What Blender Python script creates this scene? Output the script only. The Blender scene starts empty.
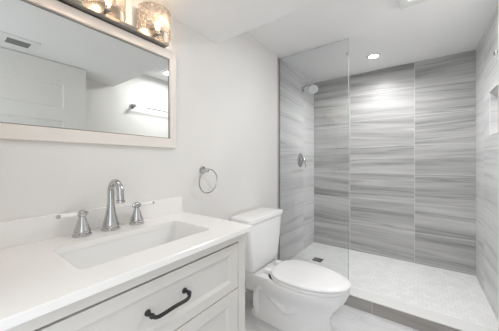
import bpy, bmesh, math, random
from mathutils import Vector, Matrix
random.seed(7)
PI = math.pi
SC = bpy.context.scene
COL = SC.collection

# ------------------------------------------------------------------ camera
FPX, YAW = 232.7, math.atan(170.5 / 232.7)
CAMX, CAMZ = 1.0766, 1.13
cd = bpy.data.cameras.new('camera')
cd.sensor_fit = 'HORIZONTAL'; cd.sensor_width = 36.0
cd.lens = FPX / 499 * 36.0
cd.shift_y = -3.5 / 499
cd.clip_start = 0.02
cam = bpy.data.objects.new('camera', cd); COL.objects.link(cam)
cam.location = (CAMX, 0.0, CAMZ)
cam.rotation_euler = (PI / 2, 0, YAW)
SC.camera = cam

# ------------------------------------------------------------------ world, lights, exposure
W = bpy.data.worlds.new('world'); SC.world = W; W.use_nodes = True
bg = W.node_tree.nodes['Background']
bg.inputs[0].default_value = (0.93, 0.965, 1.0, 1); bg.inputs[1].default_value = 0.75
SC.view_settings.view_transform = 'Standard'
SC.view_settings.look = 'None'
SC.view_settings.gamma = 1.0
SC.view_settings.use_curve_mapping = False
SC.view_settings.exposure = 1.25
SHOWER_W, BULB_W, ADDED_FAN_W = 14.0, 0.25, 3.9
SC.cycles.max_bounces = 16; SC.cycles.diffuse_bounces = 10; SC.cycles.glossy_bounces = 6; SC.cycles.transparent_max_bounces = 24

# ------------------------------------------------------------------ room dimensions
RW = 1.475            # right wall
YB = 2.843            # back wall (shower)
FZ = 0.04             # room floor
CZ = 2.125            # ceiling
SZ, SY = 1.908, 1.11  # soffit underside, soffit edge
GY = 1.923            # glass plane
PANZ = 0.125
CURBZ = 0.135

# ------------------------------------------------------------------ materials
def mat(name, color, rough=0.5, metal=0.0, spec=0.5, noise=0.0, nscale=20, bump=0.0, bscale=60, coat=0.0):
    m = bpy.data.materials.new(name); m.use_nodes = True
    nt = m.node_tree; b = nt.nodes['Principled BSDF']
    b.inputs['Base Color'].default_value = (*color, 1)
    b.inputs['Roughness'].default_value = rough
    b.inputs['Metallic'].default_value = metal
    b.inputs['Specular IOR Level'].default_value = spec
    b.inputs['Coat Weight'].default_value = coat
    b.inputs['Coat Roughness'].default_value = 0.05
    tc = nt.nodes.new('ShaderNodeTexCoord')
    if noise:
        n = nt.nodes.new('ShaderNodeTexNoise'); n.inputs['Scale'].default_value = nscale
        n.inputs['Detail'].default_value = 4
        nt.links.new(tc.outputs['Object'], n.inputs['Vector'])
        r = nt.nodes.new('ShaderNodeValToRGB')
        r.color_ramp.elements[0].position = 0.35; r.color_ramp.elements[1].position = 0.65
        r.color_ramp.elements[0].color = (*[max(0, c * (1 - noise)) for c in color], 1)
        r.color_ramp.elements[1].color = (*[min(1, c * (1 + noise * .4)) for c in color], 1)
        nt.links.new(n.outputs['Fac'], r.inputs['Fac'])
        nt.links.new(r.outputs['Color'], b.inputs['Base Color'])
    if bump:
        n2 = nt.nodes.new('ShaderNodeTexNoise'); n2.inputs['Scale'].default_value = bscale
        nt.links.new(tc.outputs['Object'], n2.inputs['Vector'])
        bp = nt.nodes.new('ShaderNodeBump'); bp.inputs['Strength'].default_value = bump
        bp.inputs['Distance'].default_value = 0.002
        nt.links.new(n2.outputs['Fac'], bp.inputs['Height'])
        nt.links.new(bp.outputs['Normal'], b.inputs['Normal'])
    return m

def emit(name, color, strength):
    m = bpy.data.materials.new(name); m.use_nodes = True
    nt = m.node_tree; nt.nodes.clear()
    e = nt.nodes.new('ShaderNodeEmission'); o = nt.nodes.new('ShaderNodeOutputMaterial')
    e.inputs[0].default_value = (*color, 1); e.inputs[1].default_value = strength
    nt.links.new(e.outputs[0], o.inputs[0])
    return m

def math_node(nt, op, a, b=None, c=None):
    n = nt.nodes.new('ShaderNodeMath'); n.operation = op
    for i, v in enumerate((a, b, c)):
        if v is None: continue
        if isinstance(v, (int, float)): n.inputs[i].default_value = v
        else: nt.links.new(v, n.inputs[i])
    return n.outputs[0]

def tile_mat(name, axis, u0, uw, z0, zh, dark, mid, light, grout, rough=0.42, mortar=0.0042, vein=(0.42, 10.0), swap=False, sharp=True):
    """large format striated stone tile on a wall; axis = horizontal object coordinate"""
    m = bpy.data.materials.new(name); m.use_nodes = True
    nt = m.node_tree; b = nt.nodes['Principled BSDF']; L = nt.links.new
    tc = nt.nodes.new('ShaderNodeTexCoord'); sp = nt.nodes.new('ShaderNodeSeparateXYZ')
    L(tc.outputs['Object'], sp.inputs[0])
    U = sp.outputs[axis]; V = sp.outputs['Y' if swap else 'Z']
    pu = math_node(nt, 'DIVIDE', math_node(nt, 'SUBTRACT', U, u0), uw)
    pv = math_node(nt, 'DIVIDE', math_node(nt, 'SUBTRACT', V, z0), zh)
    iu = math_node(nt, 'FLOOR', pu); iv = math_node(nt, 'FLOOR', pv)
    fu = math_node(nt, 'SUBTRACT', pu, iu); fv = math_node(nt, 'SUBTRACT', pv, iv)
    def edge(f, size):
        d = math_node(nt, 'MINIMUM', f, math_node(nt, 'SUBTRACT', 1.0, f))
        return math_node(nt, 'LESS_THAN', math_node(nt, 'MULTIPLY', d, size), mortar / 2)
    g = math_node(nt, 'MAXIMUM', edge(fu, uw), edge(fv, zh))
    cid = nt.nodes.new('ShaderNodeCombineXYZ'); L(iu, cid.inputs[0]); L(iv, cid.inputs[1])
    wn = nt.nodes.new('ShaderNodeTexWhiteNoise'); L(cid.outputs[0], wn.inputs[0])
    # vein coordinates, shifted tile by tile and slightly tilted
    tilt = math_node(nt, 'MULTIPLY', math_node(nt, 'SUBTRACT', wn.outputs[0], 0.35), 0.16)
    vv = math_node(nt, 'ADD', V, math_node(nt, 'MULTIPLY', math_node(nt, 'SUBTRACT', fu, .5), math_node(nt, 'MULTIPLY', tilt, uw)))
    cv = nt.nodes.new('ShaderNodeCombineXYZ')
    L(math_node(nt, 'MULTIPLY', U, vein[0]), cv.inputs[0])
    L(math_node(nt, 'MULTIPLY', vv, vein[1]), cv.inputs[1])
    L(math_node(nt, 'MULTIPLY', wn.outputs[0], 40.0), cv.inputs[2])
    n1 = nt.nodes.new('ShaderNodeTexNoise'); n1.inputs['Scale'].default_value = 1.0
    n1.inputs['Detail'].default_value = 5; n1.inputs['Roughness'].default_value = 0.68; n1.inputs['Distortion'].default_value = 0.15
    L(cv.outputs[0], n1.inputs['Vector'])
    r = nt.nodes.new('ShaderNodeValToRGB'); e = r.color_ramp.elements
    e[0].position = 0.28; e[0].color = (*dark, 1)
    e[1].position = 0.68; e[1].color = (*light, 1)
    k = e.new(0.44); k.color = (*mid, 1)
    L(n1.outputs['Fac'], r.inputs['Fac'])
    # thin darker veins
    cv2 = nt.nodes.new('ShaderNodeVectorMath'); cv2.operation = 'MULTIPLY'
    cv2.inputs[1].default_value = (1.1, 1.5, 1.0); L(cv.outputs[0], cv2.inputs[0])
    n2 = nt.nodes.new('ShaderNodeTexNoise'); n2.inputs['Scale'].default_value = 0.8
    n2.inputs['Detail'].default_value = 3; n2.inputs['Distortion'].default_value = 0.3
    L(cv2.outputs[0], n2.inputs['Vector'])
    d = math_node(nt, 'ABSOLUTE', math_node(nt, 'SUBTRACT', n2.outputs['Fac'], 0.42))
    mr = nt.nodes.new('ShaderNodeMapRange'); mr.inputs['From Min'].default_value = 0.0; mr.inputs['From Max'].default_value = 0.035
    mr.inputs['To Min'].default_value = 0.5 if sharp else 0.25; mr.inputs['To Max'].default_value = 0.0
    L(d, mr.inputs['Value'])
    mx = nt.nodes.new('ShaderNodeMix'); mx.data_type = 'RGBA'
    L(mr.outputs[0], mx.inputs['Factor']); L(r.outputs['Color'], mx.inputs[6]); mx.inputs[7].default_value = (*[c * .8 for c in dark], 1)
    mg = nt.nodes.new('ShaderNodeMix'); mg.data_type = 'RGBA'
    L(g, mg.inputs['Factor']); L(mx.outputs[2], mg.inputs[6]); mg.inputs[7].default_value = (*grout, 1)
    L(mg.outputs[2], b.inputs['Base Color'])
    L(math_node(nt, 'ADD', math_node(nt, 'MULTIPLY', g, 0.4), rough), b.inputs['Roughness'])
    bp = nt.nodes.new('ShaderNodeBump'); bp.inputs['Strength'].default_value = 0.5; bp.inputs['Distance'].default_value = 0.001
    L(math_node(nt, 'SUBTRACT', 1.0, g), bp.inputs['Height']); L(bp.outputs['Normal'], b.inputs['Normal'])
    return m

PAINT = mat('wall_paint', (0.815, 0.80, 0.78), 0.6, noise=0.015, nscale=3, bump=0.06, bscale=260)
CEIL = mat('ceiling_paint', (0.87, 0.87, 0.87), 0.75, noise=0.01, nscale=3, bump=0.05, bscale=200)
TRIMW = mat('trim_paint', (0.82, 0.82, 0.81), 0.4, noise=0.01)
DOORW = mat('door_paint', (0.80, 0.80, 0.79), 0.4, noise=0.01)
TD, TM, TL, TG = (0.20, 0.198, 0.196), (0.39, 0.388, 0.385), (0.60, 0.598, 0.595), (0.62, 0.62, 0.615)
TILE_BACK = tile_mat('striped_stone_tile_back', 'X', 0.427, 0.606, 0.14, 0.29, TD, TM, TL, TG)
TILE_SIDE_BRIGHT = tile_mat('striped_stone_tile_side_bright', 'Y', YB - 0.325 - 0.606, 0.606, 0.14, 0.29, (0.46, 0.46, 0.465), (0.66, 0.66, 0.665), (0.79, 0.79, 0.79), (0.72, 0.72, 0.72))  # same tile as the back wall, side-wall brightness put into the colours
TILE_CURB = tile_mat('curb_tile', 'X', 0.80, 0.606, -0.2, 0.8, (0.24, 0.225, 0.21), (0.37, 0.35, 0.33), (0.46, 0.445, 0.43), (0.6, 0.59, 0.57), rough=0.4)
FLOOR = tile_mat('marble_floor_tile', 'X', 0.43, 0.61, 0.95, 0.61, (0.50, 0.50, 0.51), (0.68, 0.68, 0.69), (0.78, 0.78, 0.79), (0.6, 0.6, 0.6), rough=0.3, vein=(1.6, 3.0), swap=True, sharp=False)
QUARTZ = mat('white_quartz', (0.90, 0.89, 0.87), 0.16, noise=0.012, nscale=8)
PORC = mat('white_porcelain', (0.92, 0.92, 0.92), 0.1, coat=0.3, noise=0.004)
SINKP = mat('sink_porcelain', (0.88, 0.88, 0.87), 0.12, coat=0.3, noise=0.004)
SEATP = mat('seat_plastic', (0.93, 0.93, 0.93), 0.18, noise=0.004)
CAB = mat('cabinet_paint', (0.68, 0.66, 0.63), 0.42, noise=0.02, nscale=10)
GAPSHADE = mat('gap_shade', (0.10, 0.095, 0.09), 0.7, noise=0.05)
CHROME = mat('chrome', (0.56, 0.565, 0.57), 0.09, metal=1.0, noise=0.01)
NICKEL = mat('brushed_nickel', (0.55, 0.53, 0.50), 0.25, metal=1.0, noise=0.03)
BLACK = mat('matte_black_metal', (0.012, 0.012, 0.013), 0.42, noise=0.1)
FRAME = mat('mirror_frame_paint', (0.84, 0.79, 0.74), 0.4, noise=0.02, nscale=25)
SILVER = mat('mirror_silver', (0.77, 0.79, 0.78), 0.005, metal=1.0, noise=0.002)
BEAD = mat('silver_bead', (0.36, 0.34, 0.31), 0.35, metal=0.8, noise=0.04)
DRAIN = mat('dark_drain', (0.10, 0.10, 0.10), 0.4, metal=0.6, noise=0.05)
GRAYMETAL = mat('aluminium_channel', (0.55, 0.54, 0.53), 0.3, metal=0.9, noise=0.02)
VENTD = mat('vent_dark', (0.22, 0.22, 0.21), 0.7, noise=0.05)
BULB = emit('bulb_glow', (1.0, 0.72, 0.45), 5.5)
ADDED_LENS = emit('added_fan_lens', (1.0, 0.985, 0.96), 1.5)  # glow for the lens added to the fan cover
LENS = emit('lamp_lens', (1.0, 0.98, 0.95), 14.0)

def pan_mat():
    m = bpy.data.materials.new('white_mosaic_pan'); m.use_nodes = True
    nt = m.node_tree; b = nt.nodes['Principled BSDF']; L = nt.links.new
    tc = nt.nodes.new('ShaderNodeTexCoord')
    br = nt.nodes.new('ShaderNodeTexBrick'); br.offset = 0.5
    br.inputs['Scale'].default_value = 1.0
    br.inputs['Brick Width'].default_value = 0.052; br.inputs['Row Height'].default_value = 0.046
    br.inputs['Mortar Size'].default_value = 0.0022; br.inputs['Mortar Smooth'].default_value = 0.3
    br.inputs['Color1'].default_value = (0.93, 0.93, 0.925, 1); br.inputs['Color2'].default_value = (0.85, 0.85, 0.85, 1)
    br.inputs['Mortar'].default_value = (0.79, 0.79, 0.785, 1)
    L(tc.outputs['Object'], br.inputs['Vector']); L(br.outputs['Color'], b.inputs['Base Color'])
    bp = nt.nodes.new('ShaderNodeBump'); bp.invert = True; bp.inputs['Strength'].default_value = 0.5; bp.inputs['Distance'].default_value = 0.002
    L(br.outputs['Fac'], bp.inputs['Height']); L(bp.outputs['Normal'], b.inputs['Normal'])
    b.inputs['Roughness'].default_value = 0.4
    return m
PAN = pan_mat()

def clear_glass():
    m = bpy.data.materials.new('clear_glass'); m.use_nodes = True
    nt = m.node_tree; nt.nodes.clear(); L = nt.links.new
    o = nt.nodes.new('ShaderNodeOutputMaterial'); mix = nt.nodes.new('ShaderNodeMixShader')
    t = nt.nodes.new('ShaderNodeBsdfTransparent'); g = nt.nodes.new('ShaderNodeBsdfGlossy')
    n = nt.nodes.new('ShaderNodeTexNoise'); n.inputs['Scale'].default_value = 2.0
    r = nt.nodes.new('ShaderNodeValToRGB')
    r.color_ramp.elements[0].color = (0.955, 0.965, 0.962, 1); r.color_ramp.elements[1].color = (0.965, 0.972, 0.97, 1)
    L(n.outputs['Fac'], r.inputs['Fac']); L(r.outputs['Color'], t.inputs[0])
    g.inputs['Roughness'].default_value = 0.01
    fr = nt.nodes.new('ShaderNodeFresnel'); fr.inputs[0].default_value = 1.45
    L(fr.outputs[0], mix.inputs[0]); L(t.outputs[0], mix.inputs[1]); L(g.outputs[0], mix.inputs[2]); L(mix.outputs[0], o.inputs[0])
    return m
GLASS = clear_glass()

def crystal():
    m = bpy.data.materials.new('hammered_crystal'); m.use_nodes = True
    nt = m.node_tree; nt.nodes.clear(); L = nt.links.new
    o = nt.nodes.new('ShaderNodeOutputMaterial'); tc = nt.nodes.new('ShaderNodeTexCoord')
    mp = nt.nodes.new('ShaderNodeMapping'); mp.inputs['Scale'].default_value = (1, 1, 0.7); L(tc.outputs['Object'], mp.inputs[0])
    vo = nt.nodes.new('ShaderNodeTexVoronoi'); vo.inputs['Scale'].default_value = 75.0; L(mp.outputs[0], vo.inputs['Vector'])
    bp = nt.nodes.new('ShaderNodeBump'); bp.inputs['Strength'].default_value = 1.0; bp.inputs['Distance'].default_value = 0.006
    L(vo.outputs['Distance'], bp.inputs['Height'])
    t = nt.nodes.new('ShaderNodeBsdfTransparent'); t.inputs[0].default_value = (0.95, 0.93, 0.90, 1)
    g = nt.nodes.new('ShaderNodeBsdfGlossy'); g.inputs['Roughness'].default_value = 0.12; g.inputs[0].default_value = (0.52, 0.49, 0.46, 1)
    tr = nt.nodes.new('ShaderNodeBsdfTranslucent'); tr.inputs[0].default_value = (0.95, 0.86, 0.74, 1)
    L(bp.outputs['Normal'], g.inputs['Normal']); L(bp.outputs['Normal'], tr.inputs['Normal'])
    m1 = nt.nodes.new('ShaderNodeMixShader'); m1.inputs[0].default_value = 0.12
    L(g.outputs[0], m1.inputs[1]); L(tr.outputs[0], m1.inputs[2])
    r = nt.nodes.new('ShaderNodeValToRGB'); r.color_ramp.elements[0].position = 0.25; r.color_ramp.elements[1].position = 0.6
    r.color_ramp.elements[0].color = (0.42, 0.42, 0.42, 1); r.color_ramp.elements[1].color = (0.95, 0.95, 0.95, 1)
    L(vo.outputs['Distance'], r.inputs['Fac'])
    m2 = nt.nodes.new('ShaderNodeMixShader'); L(r.outputs['Color'], m2.inputs[0])
    L(t.outputs[0], m2.inputs[1]); L(m1.outputs[0], m2.inputs[2]); L(m2.outputs[0], o.inputs[0])
    return m
CRYSTAL = crystal()

# ------------------------------------------------------------------ mesh helpers
def link_mesh(name, bm, m, parent=None, smooth=False, loc=None, autosmooth=35):
    bmesh.ops.recalc_face_normals(bm, faces=bm.faces[:])
    me = bpy.data.meshes.new(name); bm.to_mesh(me); bm.free()
    for mm in (m if isinstance(m, (list, tuple)) else [m]): me.materials.append(mm)
    if smooth:
        me.polygons.foreach_set('use_smooth', [True] * len(me.polygons))
        try: me.set_sharp_from_angle(angle=math.radians(autosmooth))
        except Exception: pass
    o = bpy.data.objects.new(name, me); COL.objects.link(o)
    if parent is not None:
        o.parent = parent
        o.location = -parent_world(parent)
    return o
def parent_world(p):
    v = Vector((0, 0, 0))
    while p is not None:
        v += p.location; p = p.parent
    return v
def tag(o, label, cat, group=None):
    o['label'] = label; o['category'] = cat
    if group: o['group'] = group
    return o
def thing(name, label, cat, loc, group=None):
    o = bpy.data.objects.new(name, None); COL.objects.link(o); o.location = loc
    o.empty_display_size = 0.05
    return tag(o, label, cat, group)
def struct(name, bm, m, label=None, cat=None, **k):
    o = link_mesh(name, bm, m, **k); o['kind'] = 'structure'
    if label: o['label'] = label; o['category'] = cat
    return o
def box(bm, x0, x1, y0, y1, z0, z1, bevel=0.0, seg=2, mi=0):
    r = bmesh.ops.create_cube(bm, size=1.0)
    vs = r['verts']
    bmesh.ops.scale(bm, vec=(x1 - x0, y1 - y0, z1 - z0), verts=vs)
    bmesh.ops.translate(bm, vec=((x0 + x1) / 2, (y0 + y1) / 2, (z0 + z1) / 2), verts=vs)
    fs = set(f for v in vs for f in v.link_faces)
    for f in fs: f.material_index = mi
    if bevel:
        es = list(set(e for v in vs for e in v.link_edges))
        bmesh.ops.bevel(bm, geom=es, offset=bevel, segments=seg, profile=0.5, affect='EDGES', clamp_overlap=True)
    return bm
def BM(*boxes, bevel=0.0, seg=2):
    bm = bmesh.new()
    for b in boxes: box(bm, *b, bevel=bevel, seg=seg)
    return bm
def loft(bm, rings, cap0=True, cap1=True):
    """rings: lists of equal length of Vectors (closed loops)"""
    vr = [[bm.verts.new(p) for p in r] for r in rings]
    n = len(vr[0])
    for a, b in zip(vr, vr[1:]):
        for i in range(n):
            bm.faces.new((a[i], a[(i + 1) % n], b[(i + 1) % n], b[i]))
    if cap0: bm.faces.new(vr[0])
    if cap1: bm.faces.new(vr[-1])
    return vr
def lathe(bm, prof, origin, axis='Z', n=32):
    """prof: (radius, height) pairs; revolved about axis through origin"""
    o = Vector(origin); rings = []
    for r, h in prof:
        ring = []
        for i in range(n):
            a = 2 * PI * i / n; c, s = max(r, 1e-4) * math.cos(a), max(r, 1e-4) * math.sin(a)
            p = {'Z': (c, s, h), 'X': (h, c, s), '-X': (-h, c, s), '-Z': (c, s, -h)}[axis] if isinstance(axis, str) else None
            if p is None:
                ax = Vector(axis).normalized(); q = ax.to_track_quat('Z', 'Y')
                p = q @ Vector((c, s, h))
            ring.append(o + Vector(p))
        rings.append(ring)
    loft(bm, rings)
def tube(bm, pts, rad, n=14, cyclic=False):
    pts = [Vector(p) for p in pts]; m = len(pts)
    rads = rad if isinstance(rad, (list, tuple)) else [rad] * m
    rings = []; prev = None
    for i, p in enumerate(pts):
        if cyclic: t = (pts[(i + 1) % m] - pts[i - 1]).normalized()
        else: t = (pts[min(i + 1, m - 1)] - pts[max(i - 1, 0)]).normalized()
        if prev is None:
            ref = Vector((0, 0, 1)) if abs(t.z) < .9 else Vector((0, 1, 0))
            nrm = t.cross(ref).normalized()
        else:
            nrm = (prev - t * prev.dot(t)).normalized()
        prev = nrm; bn = t.cross(nrm)
        rings.append([p + (nrm * math.cos(2 * PI * k / n) + bn * math.sin(2 * PI * k / n)) * rads[i] for k in range(n)])
    if cyclic:
        vr = [[bm.verts.new(p) for p in r] for r in rings]
        for a in range(m):
            A, B = vr[a], vr[(a + 1) % m]
            for k in range(n): bm.faces.new((A[k], A[(k + 1) % n], B[(k + 1) % n], B[k]))
    else: loft(bm, rings)
def smooth_path(pts, sub=8):
    """Catmull-Rom through the points"""
    P = [Vector(p) for p in pts]; P = [2 * P[0] - P[1]] + P + [2 * P[-1] - P[-2]]; out = []
    for i in range(1, len(P) - 2):
        for k in range(sub):
            t = k / sub; a, b, c, d = P[i - 1], P[i], P[i + 1], P[i + 2]
            out.append(0.5 * ((2 * b) + (c - a) * t + (2 * a - 5 * b + 4 * c - d) * t * t + (3 * b - a - 3 * c + d) * t ** 3))
    out.append(P[-2]); return out
def rrect(x0, x1, y0, y1, r, z, k=6):
    pts = []
    for cx, cy, a0 in ((x1 - r, y1 - r, 0), (x0 + r, y1 - r, PI / 2), (x0 + r, y0 + r, PI), (x1 - r, y0 + r, 1.5 * PI)):
        for i in range(k + 1):
            a = a0 + PI / 2 * i / k
            pts.append(Vector((cx + r * math.cos(a), cy + r * math.sin(a), z)))
    return pts

# ------------------------------------------------------------------ room shell
struct('floor', BM((-0.1, RW + 0.1, -0.9, YB + 0.1, FZ - 0.1, FZ)), FLOOR)
struct('ceiling', BM((-0.1, RW + 0.1, SY - 0.02, YB + 0.1, CZ, CZ + 0.1)), CEIL)
struct('soffit', BM((-0.1, RW + 0.1, -0.1, SY, SZ, CZ + 0.1), bevel=0.002), CEIL, 'dropped white ceiling section over the vanity', 'soffit')
struct('wall_left', BM((-0.1, 0, -0.1, GY - 0.012, FZ - 0.1, CZ + 0.05)), PAINT)
struct('wall_shower_left', BM((-0.1, 0, GY - 0.012, YB, FZ - 0.1, CZ + 0.05)), TILE_SIDE_BRIGHT)
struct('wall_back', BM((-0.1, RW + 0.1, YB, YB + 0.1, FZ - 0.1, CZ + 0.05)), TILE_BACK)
# right wall: painted part, then tile with a niche
struct('wall_right', BM((RW, RW + 0.1, -0.1, GY - 0.06, FZ - 0.1, CZ + 0.05)), PAINT)
NY0, NY1, NZ0, NZ1, ND = 2.02, 2.327, 1.32, 1.62, 0.09
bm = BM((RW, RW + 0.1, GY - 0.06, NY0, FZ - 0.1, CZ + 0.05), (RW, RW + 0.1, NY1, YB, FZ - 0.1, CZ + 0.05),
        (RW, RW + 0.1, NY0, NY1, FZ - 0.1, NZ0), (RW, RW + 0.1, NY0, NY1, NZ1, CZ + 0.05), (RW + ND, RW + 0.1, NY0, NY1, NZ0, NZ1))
struct('wall_shower_right', bm, TILE_SIDE_BRIGHT)
bm = BM((RW - 0.003, RW + 0.004, NY0 - 0.006, NY1 + 0.006, NZ0 - 0.006, NZ0), (RW - 0.003, RW + 0.004, NY0 - 0.006, NY1 + 0.006, NZ1, NZ1 + 0.006),
        (RW - 0.003, RW + 0.004, NY0 - 0.006, NY0, NZ0, NZ1), (RW - 0.003, RW + 0.004, NY1, NY1 + 0.006, NZ0, NZ1))
struct('trim_1', bm, TRIMW)
# front wall with the doorway the camera looks through
DX0, DX1, DZ1 = 0.46, 1.235, 1.904
struct('wall_front', BM((-0.1, DX0, -0.11, 0, FZ - 0.1, SZ + 0.05), (DX1, RW + 0.1, -0.11, 0, FZ - 0.1, SZ + 0.05),
                        (DX0, DX1, -0.11, 0, DZ1 + 0.005, SZ + 0.05)), PAINT)
bm = BM((0, 0.012, 0.82, GY - 0.075, FZ, FZ + 0.10), bevel=0.003)
struct('baseboard_left', bm, TRIMW)
struct('baseboard_right', BM((RW - 0.012, RW, 0.002, GY - 0.075, FZ, FZ + 0.10), bevel=0.003), TRIMW)

# shower curb and pan
bm = BM((0, RW, GY - 0.06, GY + 0.05, FZ, CURBZ - 0.008))
struct('shower_curb', bm, TILE_CURB, 'low tiled curb along the front of the shower', 'curb')
struct('trim_2', BM((0, RW, GY - 0.064, GY + 0.052, CURBZ - 0.008, CURBZ), bevel=0.002), TRIMW)
pan = thing('shower_pan', 'white mosaic shower floor behind the low tiled curb', 'shower floor', (RW / 2, 2.36, FZ))
link_mesh('base', BM((0.001, RW - 0.001, GY + 0.053, YB - 0.001, FZ, PANZ), bevel=0.003), PAN, pan)
dr = BM((0.185, 0.275, 2.30, 2.39, PANZ - 0.004, PANZ + 0.004), bevel=0.002)
do = link_mesh('drain_cover', dr, DRAIN, pan); do['label'] = 'small dark square drain cover'
bm = bmesh.new()
for i in range(5): box(bm, 0.19, 0.27, 2.307 + i * 0.017, 2.315 + i * 0.017, PANZ + 0.0035, PANZ + 0.0055)
link_mesh('grate_bar', bm, GRAYMETAL, do)

# ------------------------------------------------------------------ panel door helper
def shaker(bm, A, B, y0, y1, z0, z1, holes, recess=0.008, cham=0.010):
    """slab from x=A (back) to x=B (front) with recessed rectangular panels on the front; holes non-overlapping stacked (y0,y1,z0,z1)"""
    s = 1 if B > A else -1
    ys = sorted({y0, y1, *[h[0] for h in holes], *[h[1] for h in holes]})
    zs = sorted({z0, z1, *[h[2] for h in holes], *[h[3] for h in holes]})
    V = {}
    def v(x, y, z):
        k = (round(x, 5), round(y, 5), round(z, 5))
        if k not in V: V[k] = bm.verts.new(k)
        return V[k]
    def quad(*p):
        try: bm.faces.new([v(*q) for q in p])
        except ValueError: pass
    for a, b in zip(ys, ys[1:]):
        for c, d in zip(zs, zs[1:]):
            my, mz = (a + b) / 2, (c + d) / 2
            if any(h[0] < my < h[1] and h[2] < mz < h[3] for h in holes): continue
            quad((B, a, c), (B, b, c), (B, b, d), (B, a, d))
    for h in holes:
        o = [(h[0], h[2]), (h[1], h[2]), (h[1], h[3]), (h[0], h[3])]
        i = [(h[0] + cham, h[2] + cham), (h[1] - cham, h[2] + cham), (h[1] - cham, h[3] - cham), (h[0] + cham, h[3] - cham)]
        R = B - s * recess
        for k in range(4):
            n = (k + 1) % 4
            quad((B, *o[k]), (B, *o[n]), (R, *i[n]), (R, *i[k]))
        quad(*[(R, *q) for q in i])
    e = [(y0, z0), (y1, z0), (y1, z1), (y0, z1)]
    quad(*[(A, *q) for q in e])
    for zz in (z0, z1):
        for a, b in zip(ys, ys[1:]): quad((A, a, zz), (A, b, zz), (B, b, zz), (B, a, zz))
    for yy in (y0, y1):
        for c, d in zip(zs, zs[1:]): quad((A, yy, c), (A, yy, d), (B, yy, d), (B, yy, c))
    bmesh.ops.remove_doubles(bm, verts=bm.verts[:], dist=1e-5)

# ------------------------------------------------------------------ door, standing open beside the camera
HOLES = [(0.13, 0.618, a, b) for a, b in ((0.30, 0.52), (0.62, 0.83), (0.93, 1.155), (1.255, 1.455), (1.555, 1.745))]
DL, DRT = 1.2215, 1.2565
bm = bmesh.new(); shaker(bm, DRT, DL, 0.012, 0.770, FZ + 0.012, 1.903, HOLES, 0.011, 0.008)
struct('door_1', bm, DOORW)
# ------------------------------------------------------------------ glass panel
gp = thing('glass_panel', 'frameless clear glass shower screen standing on the curb', 'shower screen', (0.31, GY, CURBZ))
link_mesh('pane', BM((0.004, 0.624, GY - 0.005, GY + 0.005, CURBZ + 0.001, 2.095), bevel=0.001, seg=1), GLASS, gp)
link_mesh('wall_channel', BM((0.0005, 0.014, GY - 0.011, GY - 0.0055, CURBZ + 0.001, 2.10), (0.0005, 0.014, GY + 0.0055, GY + 0.011, CURBZ + 0.001, 2.10)), GRAYMETAL, gp)
link_mesh('edge_seal', BM((0.6245, 0.6265, GY - 0.005, GY + 0.005, CURBZ + 0.001, 2.095)), mat('polished_glass_edge', (0.36, 0.41, 0.40), 0.65, noise=0.02), gp)
link_mesh('edge_clip', BM((0.612, 0.630, GY - 0.010, GY - 0.0052, 1.965, 1.985), bevel=0.002), CHROME, gp)

# ------------------------------------------------------------------ vanity
CT = 0.858                      # counter top
CF, CY0, CY1 = 0.496, 0.062, 0.816
XF = 0.464                      # face-frame plane
van = thing('vanity_cabinet', 'light grey bathroom vanity cabinet with panelled drawer under white countertop', 'vanity', (0.23, 0.44, FZ))
VY0, VY1 = CY0 + 0.010, CY1 - 0.014
bm = BM((0.002, XF, VY0, VY0 + 0.018, FZ, CT - 0.021), (0.002, XF, VY1 - 0.018, VY1, FZ, CT - 0.021),
        (0.002, 0.012, VY0 + 0.018, VY1 - 0.018, FZ, CT - 0.021), (0.012, XF - 0.04, VY0 + 0.018, VY1 - 0.018, FZ + 0.08, FZ + 0.10))
link_mesh('carcass', bm, CAB, van)
bm = BM((XF - 0.02, XF + 0.001, VY0, VY0 + 0.046, FZ, CT - 0.0205), (XF - 0.02, XF + 0.001, VY1 - 0.046, VY1, FZ, CT - 0.0205),
        (XF - 0.02, XF + 0.001, VY0 + 0.046, VY1 - 0.046, 0.799, CT - 0.0205), (XF - 0.02, XF + 0.001, VY0 + 0.046, VY1 - 0.046, FZ + 0.07, FZ + 0.12),
        (XF - 0.022, XF - 0.006, VY0 + 0.046, VY1 - 0.046, 0.602, 0.612))
link_mesh('face_frame', bm, CAB, van)
FY0, FY1 = VY0 + 0.049, VY1 - 0.049
def front(name, y0, y1, z0, z1, rail):
    bm = bmesh.new(); shaker(bm, XF - 0.018, XF + 0.001, y0, y1, z0, z1, [(y0 + rail, y1 - rail, z0 + rail * .85, z1 - rail * .85)], 0.010, 0.012)
    return link_mesh(name, bm, CAB, van)
dw = front('drawer', FY0, FY1, 0.610, 0.793, 0.040)
# near-black sheet behind the fronts paints the shade in their gaps
link_mesh('gap_shade_sheet', BM((XF - 0.036, XF - 0.028, VY0 + 0.02, VY1 - 0.02, FZ + 0.11, 0.80)), GAPSHADE, van)
ym = (FY0 + FY1) / 2
doors = [front('door', FY0, ym - 0.0015, FZ + 0.123, 0.6055, 0.055), front('door', ym + 0.0015, FY1, FZ + 0.123, 0.6055, 0.055)]
def pull(par, pts_fn):
    bm = bmesh.new()
    tube(bm, smooth_path(pts_fn, 8), 0.0055, 12)
    for p in (pts_fn[0], pts_fn[-1]):
        lathe(bm, [(0.009, 0), (0.009, 0.003), (0.006, 0.006)], p, 'X', 16)
    for p in (pts_fn[1], pts_fn[-2]):
        r = bmesh.ops.create_uvsphere(bm, u_segments=14, v_segments=8, radius=0.0078)
        bmesh.ops.translate(bm, vec=p, verts=r['verts'])
    o = link_mesh('handle', bm, BLACK, par, True); o['label'] = 'matte black arched pull'; return o
hx = XF - 0.009
HZ = 0.704
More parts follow.
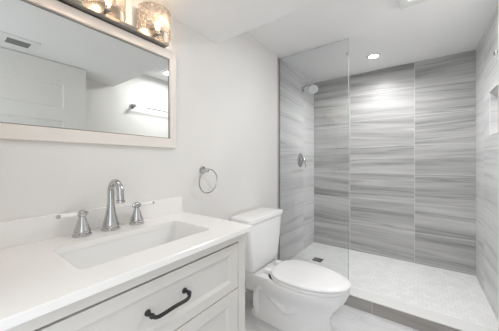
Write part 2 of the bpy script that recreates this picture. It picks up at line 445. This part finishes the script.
pull(dw, [(hx, 0.360, HZ + 0.000), (hx + 0.024, 0.360, HZ + 0.000), (hx + 0.034, 0.374, HZ - 0.005), (hx + 0.035, 0.424, HZ - 0.003), (hx + 0.034, 0.474, HZ - 0.003), (hx + 0.024, 0.488, HZ + 0.006), (hx, 0.488, HZ + 0.006)])
for dd, yk in ((doors[0], ym - 0.03), (doors[1], ym + 0.03)):
    bm = bmesh.new(); lathe(bm, [(0.006, 0), (0.005, 0.015), (0.013, 0.02), (0.014, 0.026), (0.0, 0.03)], (XF + 0.001, yk, 0.53), 'X', 20)
    k = link_mesh('knob', bm, BLACK, dd, True)

# countertop with sink cut-out, and its backsplash
ct = thing('countertop', 'white quartz vanity countertop with low backsplash', 'countertop', (0.24, 0.44, CT - 0.02))
SX0, SX1, SY0, SY1 = 0.156, 0.392, 0.218, 0.672
def slab(bm, x0, x1, y0, y1, z0, z1, hole):
    n = len(hole); cx = (SX0 + SX1) / 2; cy = (SY0 + SY1) / 2
    out = []
    for p in hole:
        dx, dy = p.x - cx, p.y - cy
        t = min((x1 - cx) / dx if dx > 1e-9 else (x0 - cx) / dx if dx < -1e-9 else 1e9, (y1 - cy) / dy if dy > 1e-9 else (y0 - cy) / dy if dy < -1e-9 else 1e9)
        out.append(Vector((cx + dx * t, cy + dy * t, 0)))
    for c in ((x0, y0), (x0, y1), (x1, y0), (x1, y1)):
        j = min(range(n), key=lambda i: (out[i].xy - Vector(c)).length); out[j] = Vector((*c, 0))
    b = 0.002
    def inset(p): return Vector((min(max(p.x, x0 + b), x1 - b), min(max(p.y, y0 + b), y1 - b), 0))
    rings = [[Vector((p.x, p.y, z0)) for p in hole], [Vector((p.x, p.y, z0)) for p in out], [Vector((p.x, p.y, z1 - b)) for p in out],
             [Vector((*inset(p).xy, z1)) for p in out], [Vector((p.x, p.y, z1)) for p in hole]]
    rings.append(rings[0])
    vr = [[bm.verts.new(p) for p in r] for r in rings[:-1]]; vr.append(vr[0])
    for a, c in zip(vr, vr[1:]):
        for i in range(n): bm.faces.new((a[i], a[(i + 1) % n], c[(i + 1) % n], c[i]))
bm = bmesh.new(); slab(bm, 0.001, CF, CY0, CY1, CT - 0.02, CT, rrect(SX0, SX1, SY0, SY1, 0.022, 0, 8))
link_mesh('slab', bm, QUARTZ, ct)
link_mesh('backsplash', BM((0.001, 0.021, CY0, CY1, CT, 0.941), bevel=0.0015), QUARTZ, ct)

sk = thing('sink', 'rectangular white undermount sink set into the countertop', 'sink', ((SX0 + SX1) / 2, (SY0 + SY1) / 2, CT - 0.15))
bm = bmesh.new()
def sr(g, z, r): return rrect(SX0 - g, SX1 + g, SY0 - g, SY1 + g, r, z, 8)
rings = [sr(0.02, CT - 0.021, 0.03), sr(0.003, CT - 0.021, 0.024), sr(0.001, CT - 0.06, 0.026), sr(-0.006, CT - 0.105, 0.032), sr(-0.016, CT - 0.125, 0.035), sr(-0.035, CT - 0.134, 0.03), sr(-0.07, CT - 0.138, 0.02), sr(-0.11, CT - 0.139, 0.003)]
loft(bm, rings, cap0=False)
rings = [sr(0.02, CT - 0.021, 0.03), sr(0.02, CT - 0.03, 0.03), sr(0.012, CT - 0.06, 0.03), sr(0.004, CT - 0.12, 0.035), sr(-0.03, CT - 0.15, 0.03)]
loft(bm, rings, cap0=False)
bmesh.ops.remove_doubles(bm, verts=bm.verts[:], dist=1e-5)
link_mesh('basin', bm, SINKP, sk, True, autosmooth=50)
bm = bmesh.new(); lathe(bm, [(0.0, 0), (0.024, 0), (0.026, 0.003), (0.02, 0.005), (0.016, 0.003), (0.0, 0.003)], (0.25, 0.44, CT - 0.139), 'Z', 28)
link_mesh('drain', bm, CHROME, sk, True)

# ------------------------------------------------------------------ faucet
FXB, FY = 0.068, 0.428
fc = thing('faucet', 'chrome widespread faucet with gooseneck spout and two lever handles', 'faucet', (FXB, FY, CT))
bell = [(0.0, 0), (0.034, 0), (0.0345, 0.006), (0.030, 0.009), (0.028, 0.012), (0.030, 0.016), (0.028, 0.023), (0.0235, 0.044), (0.0185, 0.066), (0.0150, 0.088)]
bm = bmesh.new()
lathe(bm, bell + [(0.0135, 0.105), (0.0, 0.105)], (FXB, FY, CT + 0.0005), 'Z', 36)
path = [(FXB, FY, CT + 0.09), (FXB, FY, CT + 0.13)]
R = 0.040; zc = CT + 0.153
for i in range(13):
    a = PI - (PI + 0.10) * i / 12
    path.append((FXB + R + R * math.cos(a), FY, zc + R * math.sin(a)))
path.append((FXB + 2 * R + 0.003, FY, zc - 0.028))
tube(bm, path, 0.0125, 18)
lathe(bm, [(0.0125, 0), (0.0155, 0.002), (0.0155, 0.010), (0.010, 0.011), (0.0, 0.009)], (FXB + 2 * R + 0.0035, FY, zc - 0.026), '-Z', 24)
link_mesh('spout', bm, CHROME, fc, True, autosmooth=50)
for s in (-1, 1):
    yy = FY + 0.004 + s * 0.103
    bm = bmesh.new()
    lathe(bm, [(0.0, 0), (0.0305, 0), (0.031, 0.006), (0.0275, 0.009), (0.0255, 0.012), (0.0275, 0.016), (0.025, 0.022), (0.0180, 0.043), (0.0125, 0.062), (0.0105, 0.070),
               (0.0145, 0.073), (0.0145, 0.080), (0.0105, 0.083), (0.0115, 0.088), (0.008, 0.093), (0.0, 0.095)], (FXB, yy, CT + 0.0005), 'Z', 32)
    zl = CT + 0.082
    tube(bm, [(FXB, yy - s * 0.018, zl), (FXB, yy, zl), (FXB, yy + s * 0.016, zl)], [0.0070, 0.006, 0.0072], 14)
    tube(bm, [(FXB - 0.016, yy, zl), (FXB + 0.016, yy, zl)], 0.0058, 12)
    h = link_mesh('handle', bm, CHROME, fc, True, autosmooth=50)
    bm = bmesh.new(); tube(bm, [(FXB + 0.0, yy + s * 0.0165, zl), (FXB + 0.003, yy + s * 0.04, zl), (FXB + 0.006, yy + s * 0.068, zl + 0.001)], [0.0068, 0.0076, 0.0066], 16)
    lv = link_mesh('lever', bm, PORC, h, True); lv['label'] = 'white porcelain lever'
    bm = bmesh.new()
    r = bmesh.ops.create_uvsphere(bm, u_segments=14, v_segments=10, radius=0.0066)
    bmesh.ops.translate(bm, vec=(FXB + 0.0065, yy + s * 0.073, zl + 0.001), verts=r['verts'])
    link_mesh('lever_tip', bm, CHROME, h, True)

# ------------------------------------------------------------------ mirror
MY0, MY1, MZ0, MZ1 = 0.040, 0.776, 1.203, 1.714
MI0, MI1, MIZ0, MIZ1 = 0.078, 0.739, 1.252, 1.671
mr = thing('wall_mirror', 'rectangular wall mirror in a pale wooden frame above the faucet', 'mirror', (0.0, 0.44, MZ0))
bm = bmesh.new()
def frame_ring(y0, y1, z0, z1, x): return [Vector((x, y0, z0)), Vector((x, y1, z0)), Vector((x, y1, z1)), Vector((x, y0, z1))]
loft(bm, [frame_ring(MI0, MI1, MIZ0, MIZ1, 0.002), frame_ring(MY0, MY1, MZ0, MZ1, 0.002), frame_ring(MY0, MY1, MZ0, MZ1, 0.019), frame_ring(MY0 + .003, MY1 - .003, MZ0 + .003, MZ1 - .003, 0.022),
          frame_ring(MI0 - .003, MI1 + .003, MIZ0 - .003, MIZ1 + .003, 0.022), frame_ring(MI0, MI1, MIZ0, MIZ1, 0.019), frame_ring(MI0, MI1, MIZ0, MIZ1, 0.002)], False, False)
bmesh.ops.remove_doubles(bm, verts=bm.verts[:], dist=1e-6)
link_mesh('frame', bm, FRAME, mr)
bm = bmesh.new()
b_ = 0.004
loft(bm, [frame_ring(MI0, MI1, MIZ0, MIZ1, 0.018), frame_ring(MI0 + b_, MI1 - b_, MIZ0 + b_, MIZ1 - b_, 0.018), frame_ring(MI0 + b_, MI1 - b_, MIZ0 + b_, MIZ1 - b_, 0.012), frame_ring(MI0, MI1, MIZ0, MIZ1, 0.012)], False, False)
link_mesh('inner_bead', bm, BEAD, mr)
link_mesh('mirror_glass', BM((0.004, 0.012, MI0 + 0.0005, MI1 - 0.0005, MIZ0 + 0.0005, MIZ1 - 0.0005)), SILVER, mr)

# ------------------------------------------------------------------ vanity light
vl = thing('vanity_light', 'three-light vanity fixture with hammered crystal shades above the mirror', 'wall light', (0.0, 0.415, 1.718))
link_mesh('bar', BM((0.001, 0.050, 0.10, 0.712, 1.718, 1.733), bevel=0.002), BEAD, vl)
link_mesh('back_plate', BM((0.001, 0.012, 0.10, 0.712, 1.7335, 1.742), bevel=0.002), CHROME, vl)
SR, SZB, SZT = 0.076, 1.733, 1.850
for i, yc in enumerate((0.20, 0.415, 0.632)):
    bm = bmesh.new(); n = 28; X0 = 0.050
    def arc(r, z, sx=1.08): return [Vector((X0 - 0.01 + sx * r * math.sin(PI * k / n), yc - r * math.cos(PI * k / n), z)) for k in range(n + 1)]
    o0, o1, i0, i1 = arc(SR, SZB), arc(SR, SZT), arc(SR - 0.004, SZB), arc(SR - 0.004, SZT)
    steps = 10
    grid = [[bm.verts.new(a.lerp(b, j / steps)) for a, b in zip(o0, o1)] for j in range(steps + 1)]
    for j in range(steps):
        for k in range(n): bm.faces.new((grid[j][k], grid[j][k + 1], grid[j + 1][k + 1], grid[j + 1][k]))
    # flat glass cap over the top, added to keep bulb light off the wall
    bm.faces.new(grid[steps])
    sh = link_mesh('shade', bm, CRYSTAL, vl, True)
    link_mesh('added_reflector', BM((0.012, 0.016, yc - SR + 0.004, yc + SR - 0.004, 1.733, SZT - 0.004), bevel=0.001), NICKEL, sh)  # plate added behind each shade to darken it and block bulb light
    bm = bmesh.new(); lathe(bm, [(0.0, 0), (0.012, 0), (0.012, 0.014), (0.0, 0.014)], (0.075, yc, 1.735), 'Z', 18)
    box(bm, 0.012, 0.075, yc - 0.006, yc + 0.006, 1.734, 1.740)
    link_mesh('socket', bm, CHROME, vl, True)
    bm = bmesh.new(); lathe(bm, [(0.0, 0), (0.007, 0.002), (0.013, 0.018), (0.014, 0.03), (0.010, 0.044), (0.0, 0.052)], (0.075, yc, 1.750), 'Z', 18)
    link_mesh('bulb', bm, BULB, vl, True)
    ld = bpy.data.lights.new('bulb_lamp', 'POINT'); ld.energy = BULB_W; ld.color = (1.0, 0.76, 0.56); ld.shadow_soft_size = 0.008
    lo = bpy.data.objects.new('bulb_lamp', ld); COL.objects.link(lo); lo.location = (0.098, yc, 1.783)

# ------------------------------------------------------------------ towel ring and towel bar
TRY, TRZ = 0.980, 1.080
tr = thing('towel_ring', 'chrome towel ring on the wall between vanity and shower', 'towel ring', (0.0, TRY, TRZ))
bm = bmesh.new(); lathe(bm, [(0.0, 0.0005), (0.024, 0.0005), (0.024, 0.006), (0.017, 0.010), (0.010, 0.016), (0.008, 0.034), (0.012, 0.038), (0.012, 0.048), (0.007, 0.052), (0, 0.053)], (0, TRY, TRZ), 'X', 28)
link_mesh('mount', bm, CHROME, tr, True)
bm = bmesh.new()
RR = 0.072
tube(bm, [(0.043 + 0.006 * math.cos(2 * PI * k / 48), TRY + 0.010 + RR * math.sin(2 * PI * k / 48), TRZ - RR + 0.006 + RR * math.cos(2 * PI * k / 48)) for k in range(48)], 0.0036, 10, cyclic=True)
link_mesh('ring', bm, CHROME, tr, True)

tb = thing('towel_bar', 'chrome towel bar on the right wall, seen only in the mirror', 'towel bar', (RW, 1.57, 1.74))
BZ = 1.735
bm = bmesh.new()
tube(bm, [(RW - 0.055, 1.275, BZ), (RW - 0.055, 1.855, BZ)], 0.0055, 14)
link_mesh('bar', bm, CHROME, tb, True)
for yy in (1.285, 1.845):
    bm = bmesh.new(); lathe(bm, [(0.0, 0.0005), (0.026, 0.0005), (0.026, 0.006), (0.014, 0.012), (0.011, 0.04), (0.014, 0.046), (0.014, 0.066), (0.0, 0.068)], (RW, yy, BZ), '-X', 24)
    link_mesh('post', bm, CHROME, tb, True)

# ------------------------------------------------------------------ toilet
TY = 1.452
to = thing('toilet', 'white two-piece toilet with closed lid beside the vanity', 'toilet', (0.38, TY, FZ))
def egg(xb, xf, hw, z, n=48, pb=2.6, pf=2.0, split=0.42):
    """closed outline, rounder at the front, squarer at the back"""
    xm = xb + (xf - xb) * split; pts = []
    for i in range(n):
        a = 2 * PI * i / n; c, s = math.cos(a), math.sin(a)
        p = pf if c >= 0 else pb
        ex = abs(c) ** (2 / p) * (1 if c >= 0 else -1); ey = abs(s) ** (2 / p) * (1 if s >= 0 else -1)
        pts.append(Vector((xm + ex * ((xf - xm) if c >= 0 else (xm - xb)), TY + hw * ey, z)))
    return pts
RZ = 0.363     # bowl rim
bm = bmesh.new()
loft(bm, [egg(0.07, 0.655, 0.116, FZ, pb=4), egg(0.07, 0.657, 0.117, FZ + 0.02, pb=4), egg(0.09, 0.640, 0.106, FZ + 0.035, pb=4), egg(0.10, 0.632, 0.098, FZ + 0.09, pb=3.5), egg(0.105, 0.636, 0.100, FZ + 0.14, pb=3.5),
          egg(0.10, 0.660, 0.114, FZ + 0.18, pb=3), egg(0.12, 0.700, 0.144, FZ + 0.23, pb=2.5), egg(0.16, 0.728, 0.170, FZ + 0.272), egg(0.19, 0.738, 0.182, FZ + 0.30), egg(0.20, 0.742, 0.185, RZ - 0.012), egg(0.204, 0.738, 0.181, RZ - 0.003), egg(0.22, 0.72, 0.165, RZ)])
# rear deck that carries the tank
vr = [rrect(0.03, 0.30, TY - 0.085, TY + 0.085, 0.03, 0.20, 4), rrect(0.025, 0.31, TY - 0.105, TY + 0.105, 0.03, 0.27, 4), rrect(0.022, 0.33, TY - 0.145, TY + 0.145, 0.03, 0.335, 4), rrect(0.02, 0.335, TY - 0.152, TY + 0.152, 0.03, RZ - 0.004, 4), rrect(0.024, 0.331, TY - 0.148, TY + 0.148, 0.03, RZ, 4)]
loft(bm, vr)
# trapway moulded into both sides
for s in (-1, 1):
    yb = TY + s * 0.080
    tube(bm, smooth_path([(0.44, yb + s * .006, 0.20), (0.37, yb + s * .012, 0.165), (0.29, yb + s * .016, 0.21), (0.23, yb + s * .018, 0.265), (0.165, yb + s * .016, 0.25), (0.14, yb + s * .014, 0.17), (0.15, yb + s * .012, 0.06)], 8), 0.024, 14)
link_mesh('bowl', bm, PORC, to, True, autosmooth=60)
bm = bmesh.new(); loft(bm, [egg(0.247, 0.738, 0.178, RZ + 0.002), egg(0.244, 0.744, 0.180, RZ + 0.006), egg(0.244, 0.744, 0.180, RZ + 0.014), egg(0.248, 0.740, 0.176, RZ + 0.019)])
link_mesh('seat', bm, SEATP, to, True, autosmooth=50)
bm = bmesh.new(); loft(bm, [egg(0.252, 0.742, 0.178, RZ + 0.0225), egg(0.247, 0.748, 0.181, RZ + 0.026), egg(0.247, 0.748, 0.181, RZ + 0.034), egg(0.255, 0.740, 0.174, RZ + 0.040), egg(0.275, 0.70, 0.150, RZ + 0.044), egg(0.36, 0.60, 0.07, RZ + 0.0455)])
link_mesh('lid', bm, SEATP, to, True, autosmooth=50)
for s in (-1, 1):
    bm = bmesh.new(); box(bm, 0.205, 0.262, TY + s * 0.075 - 0.024, TY + s * 0.075 + 0.024, RZ + 0.0005, RZ + 0.030, bevel=0.008, seg=3)
    link_mesh('hinge', bm, SEATP, to, True)
TB = RZ + 0.004
bm = bmesh.new()
def tk(g, x1, z, r=0.03): return rrect(0.022 - min(g, 0) * .3, x1, TY - 0.243 - (g * 1.9 if g < -0.01 else g), TY + 0.210 + g, r, z, 5)
loft(bm, [tk(-0.05, 0.150, TB, 0.03), tk(-0.036, 0.166, TB + 0.012, 0.03), tk(-0.030, 0.172, TB + 0.05, 0.03), tk(-0.012, 0.182, TB + 0.2), tk(-0.004, 0.187, 0.712), tk(-0.006, 0.185, 0.716)])
link_mesh('tank', bm, PORC, to, True, autosmooth=50)
bm = bmesh.new()
loft(bm, [tk(0.004, 0.193, 0.7175, 0.032), tk(0.010, 0.199, 0.722, 0.034), tk(0.010, 0.199, 0.742, 0.034), tk(0.006, 0.195, 0.750, 0.034), tk(-0.004, 0.185, 0.754, 0.03), tk(-0.05, 0.14, 0.756, 0.02)])
link_mesh('tank_lid', bm, PORC, to, True, autosmooth=50)

# ------------------------------------------------------------------ shower fittings
HY, HZ2 = 2.49, 1.955
shd = thing('overhead_shower', 'chrome shower head on a bent arm high on the shower wall', 'shower head', (0.0, HY, HZ2))
bm = bmesh.new(); lathe(bm, [(0, 0.0005), (0.03, 0.0005), (0.03, 0.005), (0.014, 0.012), (0, 0.012)], (0, HY, HZ2), 'X', 24)
link_mesh('flange', bm, CHROME, shd, True)
bm = bmesh.new(); tube(bm, smooth_path([(0.004, HY, HZ2), (0.035, HY, HZ2 + 0.028), (0.075, HY, HZ2 + 0.036), (0.105, HY, HZ2 + 0.022), (0.12, HY, HZ2 + 0.002)], 8), 0.0095, 14)
link_mesh('arm', bm, CHROME, shd, True)
ax = Vector((0.35, -0.55, -0.72)).normalized()
bm = bmesh.new(); lathe(bm, [(0, 0), (0.014, 0.0), (0.016, 0.014), (0.030, 0.028), (0.052, 0.042), (0.055, 0.050), (0.053, 0.055), (0, 0.056)], Vector((0.118, HY, HZ2 + 0.006)), tuple(ax), 32)
link_mesh('spray_head', bm, CHROME, shd, True)
VYY, VZ = 2.425, 1.152
sv = thing('shower_valve', 'round chrome shower valve with lever on the shower wall', 'shower valve', (0.0, VYY, VZ))
bm = bmesh.new(); lathe(bm, [(0, 0.0005), (0.078, 0.0005), (0.078, 0.004), (0.070, 0.009), (0.03, 0.012), (0.026, 0.035), (0, 0.036)], (0, VYY, VZ), 'X', 40)
link_mesh('escutcheon', bm, CHROME, sv, True)
bm = bmesh.new(); lathe(bm, [(0, 0.036), (0.02, 0.036), (0.022, 0.055), (0.015, 0.064), (0, 0.065)], (0, VYY, VZ), 'X', 24)
tube(bm, [(0.052, VYY, VZ), (0.06, VYY + 0.004, VZ - 0.04), (0.064, VYY + 0.006, VZ - 0.085)], [0.009, 0.008, 0.007], 12)
link_mesh('lever', bm, CHROME, sv, True)

# ------------------------------------------------------------------ recessed light, fan with added light, vent
RX, RY = 0.725, 2.455
rl = thing('recessed_light', 'small round recessed downlight in the shower ceiling', 'ceiling light', (RX, RY, CZ))
bm = bmesh.new(); lathe(bm, [(0.038, -0.0005), (0.062, -0.0005), (0.060, -0.005), (0.046, -0.007), (0.040, -0.003)], (RX, RY, CZ), 'Z', 40)
link_mesh('trim_ring', bm, TRIMW, rl, True)
bm = bmesh.new(); lathe(bm, [(0, -0.001), (0.038, -0.001), (0.038, -0.004), (0, -0.0045)], (RX, RY, CZ), 'Z', 36)
link_mesh('lens', bm, LENS, rl)
ld = bpy.data.lights.new('downlight', 'SPOT'); ld.energy = SHOWER_W; ld.spot_size = math.radians(162); ld.spot_blend = 0.75; ld.shadow_soft_size = 0.05; ld.color = (1.0, 0.995, 0.99)
lo = bpy.data.objects.new('downlight', ld); COL.objects.link(lo); lo.location = (RX, RY, CZ - 0.012)

fan = thing('exhaust_fan', 'square white exhaust fan cover on the higher ceiling at the top edge', 'exhaust fan', (1.11, 1.60, CZ))
bm = BM((0.975, 1.245, 1.435, 1.765, CZ - 0.028, CZ - 0.0005), bevel=0.006); link_mesh('cover', bm, TRIMW, fan)
bm = BM(*[(0.995, 1.225, 1.705 + i * 0.012, 1.711 + i * 0.012, CZ - 0.0315, CZ - 0.0278) for i in range(4)]); link_mesh('grille', bm, TRIMW, fan)
bm = BM((1.02, 1.20, 1.48, 1.68, CZ - 0.033, CZ - 0.0282), bevel=0.002); link_mesh('added_lens', bm, ADDED_LENS, fan)  # glowing lens added under the fan cover
ld = bpy.data.lights.new('added_fan_lamp', 'AREA'); ld.shape = 'RECTANGLE'; ld.size = 0.17; ld.size_y = 0.19; ld.energy = ADDED_FAN_W; ld.color = (0.99, 0.995, 1.0)  # lamp added at the fan cover to light the room
lo = bpy.data.objects.new('added_fan_lamp', ld); COL.objects.link(lo); lo.location = (1.11, 1.58, CZ - 0.036)

cv_ = thing('ceiling_vent', 'white air vent in the soffit, seen only in the mirror', 'vent', (1.05, 0.33, SZ))
bm = bmesh.new()
box(bm, 0.955, 1.175, 0.235, 0.425, SZ - 0.006, SZ - 0.0005, bevel=0.002); link_mesh('plate', bm, TRIMW, cv_)
bm = BM((1.005, 1.095, 0.275, 0.385, SZ - 0.0075, SZ - 0.0058)); link_mesh('grille', bm, VENTD, cv_)
